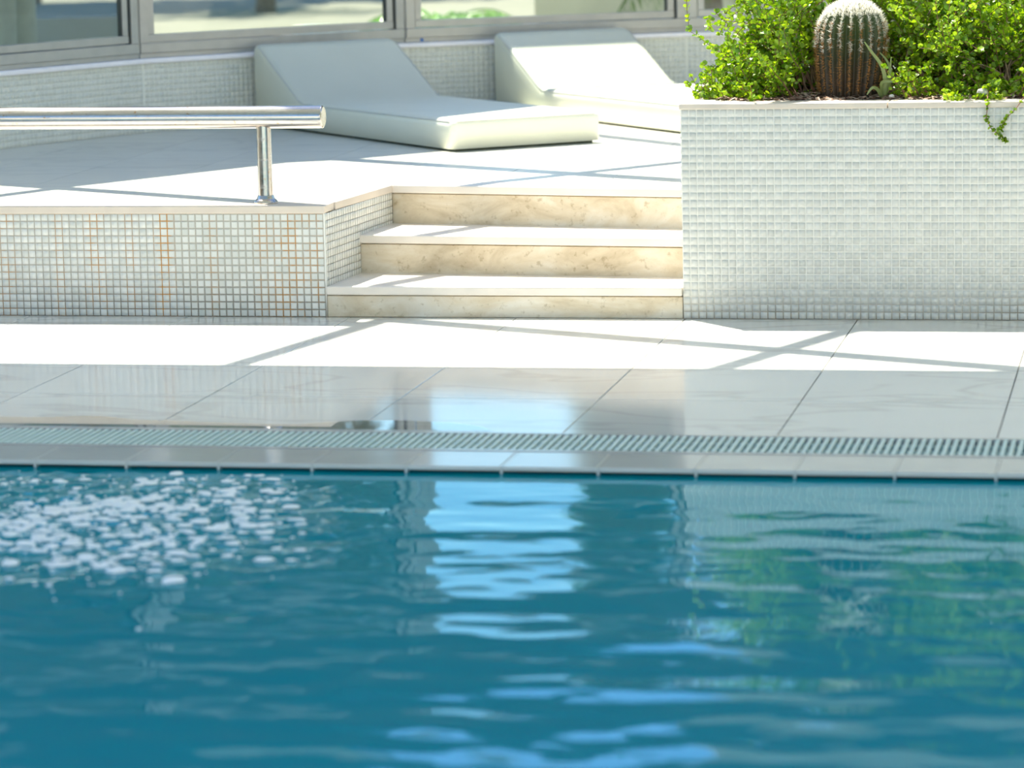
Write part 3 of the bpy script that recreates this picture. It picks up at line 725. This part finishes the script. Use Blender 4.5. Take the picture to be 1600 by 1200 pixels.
vine('long arching red stem reaching out left over the planter corner', [(1.66, .42, .80), (1.60, .36, .90), (1.545, .33, .945), (1.50, .31, .952), (1.45, .30, .93), (1.41, .29, .905)], 7)
# cactus
def cactus(cx, cy, z0):
    ro = empty('barrel_cactus', (cx, cy, z0)); tag(ro, 'ribbed barrel cactus with white woolly crown in the planter', 'cactus')
    nr, per, nz = 21, 8, 26; Hc = .345
    V = []; 
    def rad(t):
        if t < .62: return .100+.022*math.sin(t/.62*math.pi/2)
        s_ = (t-.62)/.38; return .122*math.sqrt(max(0, 1-s_**2.3))
    lean = lambda t: .014*t
    n = nr*per
    for i in range(nz+1):
        t = i/nz; t = 1-(1-t)**1.25
        R_ = max(rad(t), .004)
        for k in range(n):
            ph = k/per*2*math.pi; g = .5+.5*math.cos(ph); g = g**.7
            q = R_*(1-.17*(1-g)*min(1, (1-t)*5+.15)); a = 2*math.pi*k/n
            V.append((q*math.cos(a)+lean(t), q*math.sin(a), Hc*t))
    Fc = [[i*n+k, i*n+(k+1) % n, (i+1)*n+(k+1) % n, (i+1)*n+k] for i in range(nz) for k in range(n)]
    cb = link('body', np_mesh('body', V, Fc, M['cactus'], True), ro)
    r = random.Random(4)
    for nm, mat, lo, hi, cnt in (('lower_spines', 'spine_o', .10, .80, 9), ('upper_spines', 'spine_w', .50, 1.0, 13)):
        vv = []; ff = []
        for k in range(nr):
            a = 2*math.pi*k/nr
            steps = 26 if nm == 'lower_spines' else 22
            for j in range(steps):
                t = lo+(hi-lo)*(j+r.random()*.4)/steps
                if nm == 'upper_spines' and t < .72 and r.random() < .5: continue
                R_ = max(rad(min(t, .995)), .004); c = Vector((R_*math.cos(a)+lean(t), R_*math.sin(a), Hc*t))
                nrm = Vector((math.cos(a), math.sin(a), 0 if t < .6 else (t-.6)*2.6)).normalized()
                for q in range(cnt):
                    dv = (nrm*.8+Vector((r.gauss(0, .6), r.gauss(0, .6), r.gauss(0, .6)))).normalized()
                    l = r.uniform(.008, .022) if t < .9 else r.uniform(.010, .024); sd = dv.orthogonal().normalized()*.0008; s2 = dv.cross(sd).normalized()*.0008
                    i0 = len(vv); vv += [c+sd, c-sd*.5+s2, c-sd*.5-s2, c+dv*l]; ff += [[i0, i0+1, i0+3], [i0+1, i0+2, i0+3], [i0+2, i0, i0+3]]
        if nm == 'upper_spines':
            for q in range(2600):
                a = r.uniform(0, 6.28); t = 1-.13*r.random()**1.2; R_ = max(rad(min(t, .999)), .003)*math.sqrt(r.random()) if t > .97 else rad(t)
                c = Vector((R_*math.cos(a)+lean(t), R_*math.sin(a), Hc*t-.003)); dv = (Vector((math.cos(a)*.4, math.sin(a)*.4, .8))+Vector((r.gauss(0, .5), r.gauss(0, .5), r.gauss(0, .3)))).normalized()
                l = r.uniform(.01, .024); sd = dv.orthogonal().normalized()*.0009; s2 = dv.cross(sd).normalized()*.0009
                i0 = len(vv); vv += [c+sd, c-sd*.5+s2, c-sd*.5-s2, c+dv*l]; ff += [[i0, i0+1, i0+3], [i0+1, i0+2, i0+3], [i0+2, i0, i0+3]]
        tag(link(nm, np_mesh(nm, [tuple(v) for v in vv], ff, M[mat]), cb), kind='stuff')
cactus(1.858, .30, .748)
# strap-leaved plant beside the cactus
sp_root = empty('strap_leaf_plant', (1.985, .20, .752)); tag(sp_root, 'small plant with long pale curling strap leaves at the cactus foot', 'plant')
def strap(pts, wd):
    vs = []; fs = []; pts = [Vector(p) for p in pts]; n = len(pts)
    P2 = []
    for i in range(n-1):
        for k in range(4):
            t = k/4; a = pts[max(i-1, 0)]; b = pts[i]; c = pts[i+1]; d = pts[min(i+2, n-1)]
            P2.append(.5*((2*b)+(c-a)*t+(2*a-5*b+4*c-d)*t*t+(3*b-a-3*c+d)*t**3))
    P2.append(pts[-1]); m = len(P2)
    for i, p in enumerate(P2):
        wv = wd*(1-(i/m)**2.2)*.5+.0006; t = (P2[min(i+1, m-1)]-P2[max(i-1, 0)]).normalized()
        s_ = t.cross(Vector((0.25, 1, .1))).normalized(); u_ = t.cross(s_)
        vs += [p-s_*wv+u_*wv*.5, p-u_*wv*.35, p+s_*wv+u_*wv*.5, p+u_*wv*.15]
    for i in range(m-1):
        for k in range(4): fs.append((i*4+k, i*4+(k+1) % 4, (i+1)*4+(k+1) % 4, (i+1)*4+k))
    fs.append((0, 1, 2, 3))
    MB().add(vs, fs).build('leaf', M['strap'], sp_root, smooth=True)
strap([(0, 0, 0), (.012, -.01, .06), (0, -.02, .12), (-.035, -.03, .17), (-.06, -.03, .205)], .016)
strap([(0, 0, 0), (.015, -.01, .05), (.028, -.02, .10), (.032, -.02, .15)], .011)
strap([(0, 0, 0), (-.012, -.02, .035), (-.032, -.03, .045), (-.052, -.035, .02)], .014)
strap([(0, 0, 0), (.03, 0, .07), (.02, .0, .13), (-.01, .01, .165)], .012)
strap([(0, 0, .02), (.0, -.02, .062), (.04, -.03, .066), (.085, -.03, .058)], .011)
# pebble
def pebble(loc, s_, label):
    bm = bmesh.new(); bmesh.ops.create_icosphere(bm, subdivisions=3, radius=1); r = random.Random(2)
    for v in bm.verts: v.co = Vector((v.co.x*s_, v.co.y*s_*.8, v.co.z*s_*.85))*(1+.05*math.sin(4*v.co.x+2*v.co.y)+.04*math.sin(5*v.co.z+v.co.x*3))
    me = bpy.data.meshes.new('pebble'); bm.to_mesh(me); bm.free(); me.shade_smooth(); me.materials.append(M['pebble'])
    o = link('pebble', me, None, loc); tag(o, label, 'pebble')
pebble((2.335, .165, .775), .021, 'round white pebble lying on the planter edge at the right')
pebble((2.02, .16, .766), .010, 'small white pebble at the foot of the strap-leaved plant')
# ------------------------------------------------------------------ garden outside the windows
gd = MB().prism([(-40, -20), (-2.66, -20), (-2.64, .5), (-2.53, 2.06), (-1.89, 3.52), (-.84, 4.72), (.5, 5.52), (2.02, 5.78), (3.55, 5.53), (4.95, 4.8), (30, 4.8), (30, 45), (-40, 45)], .1, .34)
tag(gd.build('garden_ground', M['pave']), kind='structure')

garden_dir = Vector((fw.x, fw.y, 0)).normalized()
def spot(px, D, z=.34):
    """a place in the garden D metres away in the bearing of a picture column"""
    q = CAM+garden_dir*D+rt*((px-800)/F_PX*D); return (q.x, q.y, z)
def frond(mb_s, L_, P, D_, droop, L, az, r, z0=0):
    pts = []; p = Vector((0, 0, z0)); d = Vector((math.cos(az)*.55, math.sin(az)*.55, .9)).normalized()
    for i in range(16):
        pts.append(p.copy()); d = (d+Vector((math.cos(az)*.10, math.sin(az)*.10, -droop*(.4+i/9)))).normalized(); p = p+d*L/15
    mb_s.tube(pts, [.012*(1-i/17) for i in range(16)], 5)
    for i in range(3, 16):
        t = (pts[min(i+1, 15)]-pts[i-1]).normalized(); sd = t.cross(Vector((0, 0, 1))).normalized()
        for sg in (1, -1):
            for q in range(2):
                P.append((pts[i]+t*q*L/30)[:]); dd = sd*sg+t*.6+Vector((0, 0, -.5+r.gauss(0, .1))); D_.append(dd[:]); L_.append(.32*L*(1-abs(i-8)/12)*.7)
def blades(name, P, D, S, mat, wd=.05):
    n = len(P); P = np.array(P); D = np.array(D); S = np.array(S)[:, None]; D = D/np.linalg.norm(D, axis=1, keepdims=True)
    U = np.cross(D, np.array([[0, 0, 1.0]])+rng.normal(0, .2, (n, 3))); U /= np.linalg.norm(U, axis=1, keepdims=True)
    dn = np.array([[0, 0, -.16]])
    V = np.stack([P-U*S*wd*.4, P+U*S*wd*.4, P+D*S*.5+U*S*wd+dn*S*.4, P+D*S*.5-U*S*wd+dn*S*.4, P+D*S+dn*S*1.6], 1).reshape(-1, 3)
    i = np.arange(n)[:, None]*5
    F4 = (i+np.array([[0, 1, 2, 3]])); F3 = i+np.array([[3, 2, 4]])
    me = bpy.data.meshes.new(name); me.from_pydata(V.tolist(), [], F4.tolist()+F3.tolist()); me.materials.append(mat); return me
def palm(px, D, label, nf, L, trunk, seed):
    r = random.Random(seed); ro = empty('garden_palm', spot(px, D)); tag(ro, label, 'palm')
    MB().tube([(0, 0, 0), (.02, 0, trunk*.5), (0, 0, trunk)], [.10, .08, .07], 10).build('trunk', M['trunk'], ro)
    st_ = MB(); P, D_, S = [], [], []
    for k in range(nf): frond(st_, S, P, D_, r.uniform(.10, .22), L*r.uniform(.75, 1.1), 2*math.pi*(k+r.random()*.5)/nf, r, trunk)
    tag(st_.build('frond_stalks', M['palm'], ro), kind='stuff')
    tag(link('leaflets', blades('leaflets', P, D_, S, M['palm']), ro), kind='stuff')
palm(700, 23.6, 'low green palm seen through the window between the two loungers', 18, .80, .10, 31)
palm(1120, 20.4, 'green palm behind the window above the planter corner', 11, .95, .5, 32)
palm(430, 31, 'pale green palm in the garden behind the shaded lounger', 11, 1.5, .8, 33)
def tree(px, D, label, Ht, Wd, seed, mat='tree', n=2600, z0=1.2):
    r = np.random.default_rng(seed); ro = empty('garden_tree', spot(px, D)); tag(ro, label, 'tree')
    MB().tube([(0, 0, 0), (.05, .03, z0*.6), (0, 0, z0+Ht*.3)], [.16, .13, .06], 10).build('trunk', M['trunk'], ro)
    c = r.normal(size=(14, 3)); c /= np.linalg.norm(c, axis=1, keepdims=True); c *= np.array([Wd*.32, Wd*.32, Ht*.30])*r.uniform(.3, 1, (14, 1)); c[:, 2] += z0+Ht*.45
    k = r.integers(0, 14, n); d = r.normal(size=(n, 3)); d /= np.linalg.norm(d, axis=1, keepdims=True)
    P = c[k]+d*np.array([Wd*.24, Wd*.24, Ht*.22])*r.uniform(.75, 1, (n, 1))
    tag(link('crown', leaves_mesh('crown', P, d+np.array([[0, 0, .2]]), r.uniform(.16, .34, n), M[mat]), ro), kind='stuff')
tree(60, 35, 'broad dark tree beyond the window at far left', 8.5, 4.0, 41, n=3600)
tree(420, 38, 'tall dark tree beyond the window behind the shaded lounger', 9.5, 3.6, 42, n=3600)
tree(980, 37, 'slender dark tree beyond the window behind the sunlit lounger', 8.5, 1.2, 43, n=1800)
tree(1500, 35, 'dark tree hidden behind the planter shrubs', 8, 3.6, 44)
# pots, low wall and outdoor pool in the garden
def pot(px, D, label, rad, ht):
    o = empty('garden_pot', spot(px, D)); tag(o, label, 'pot')
    MB().lathe([(rad*.75, 0), (rad*.9, ht*.3), (rad, ht*.9), (rad*1.06, ht*.92), (rad*1.06, ht), (rad*.92, ht), (rad*.9, ht-.06)], 28).build('body', M['pot'], o, smooth=True)
    MB().lathe([(rad*.89, ht-.08), (rad*.7, ht-.07), (rad*.1, ht-.065)], 20).build('soil', M['soil'], o)
pot(8, 18.6, 'pale plant pot at the left end outside the window', .13, .75)
pot(45, 18.9, 'second pale plant pot outside the left window', .11, .80)
x, y, z = spot(130, 19.5)
lw = MB().box(-.35, .4, -.12, .12, 0, .45).build('garden_wall', M['house']); lw.location = (x, y, .34); lw.rotation_euler.z = .5; tag(lw, kind='structure')
x, y, z = spot(578, 25.2)
op = empty('outdoor_pool', (x, y, .34)); op.rotation_euler.z = YAW; tag(op, 'blue outdoor pool with pale rim glimpsed through the window', 'pool')
MB().box(-.62, .30, -1.0, 1.7, .0, .05).build('rim', M['pot'], op, bevel=.01)
MB().box(-.54, .22, -.75, 1.6, .04, .056).build('water', M['outpool'], op)
# ------------------------------------------------------------------ white flecks added as light glints over the inlet jet
def foam():  # solid white flecks that stand for glints of light on the ripples
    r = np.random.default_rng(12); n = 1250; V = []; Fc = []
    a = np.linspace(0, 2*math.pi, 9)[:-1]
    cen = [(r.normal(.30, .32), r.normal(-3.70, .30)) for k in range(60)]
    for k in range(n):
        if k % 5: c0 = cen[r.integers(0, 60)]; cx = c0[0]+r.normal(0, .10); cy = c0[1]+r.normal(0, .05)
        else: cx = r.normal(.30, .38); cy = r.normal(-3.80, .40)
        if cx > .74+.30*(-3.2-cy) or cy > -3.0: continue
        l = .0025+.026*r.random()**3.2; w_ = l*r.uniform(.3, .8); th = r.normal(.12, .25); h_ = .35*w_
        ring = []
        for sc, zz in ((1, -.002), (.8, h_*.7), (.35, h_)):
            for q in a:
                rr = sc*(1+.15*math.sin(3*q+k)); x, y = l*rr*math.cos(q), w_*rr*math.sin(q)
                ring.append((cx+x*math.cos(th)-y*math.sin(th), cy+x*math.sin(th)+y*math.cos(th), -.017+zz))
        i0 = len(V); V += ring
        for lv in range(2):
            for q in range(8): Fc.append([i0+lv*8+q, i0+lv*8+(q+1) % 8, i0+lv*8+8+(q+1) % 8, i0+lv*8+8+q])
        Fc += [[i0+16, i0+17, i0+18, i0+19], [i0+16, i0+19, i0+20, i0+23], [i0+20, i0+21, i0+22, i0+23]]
    o = link('water_glint_flecks', np_mesh('water_glint_flecks', V, Fc, M['foam'], True)); tag(o, 'white flecks shaped as light glints on the pool at the left', 'foam', kind='stuff')
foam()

x, y, z = spot(1060, 23.2)
gw = empty('garden_wall', (x, y, .34)); gw.rotation_euler.z = .12; tag(gw, kind='structure')
MB().box(-.95, 1.6, -.1, .1, 0, .62).build('wall_body', M['pale'], gw); MB().box(-.97, 1.62, -.13, .13, .62, .67).build('wall_cap', M['pot'], gw, bevel=.008)
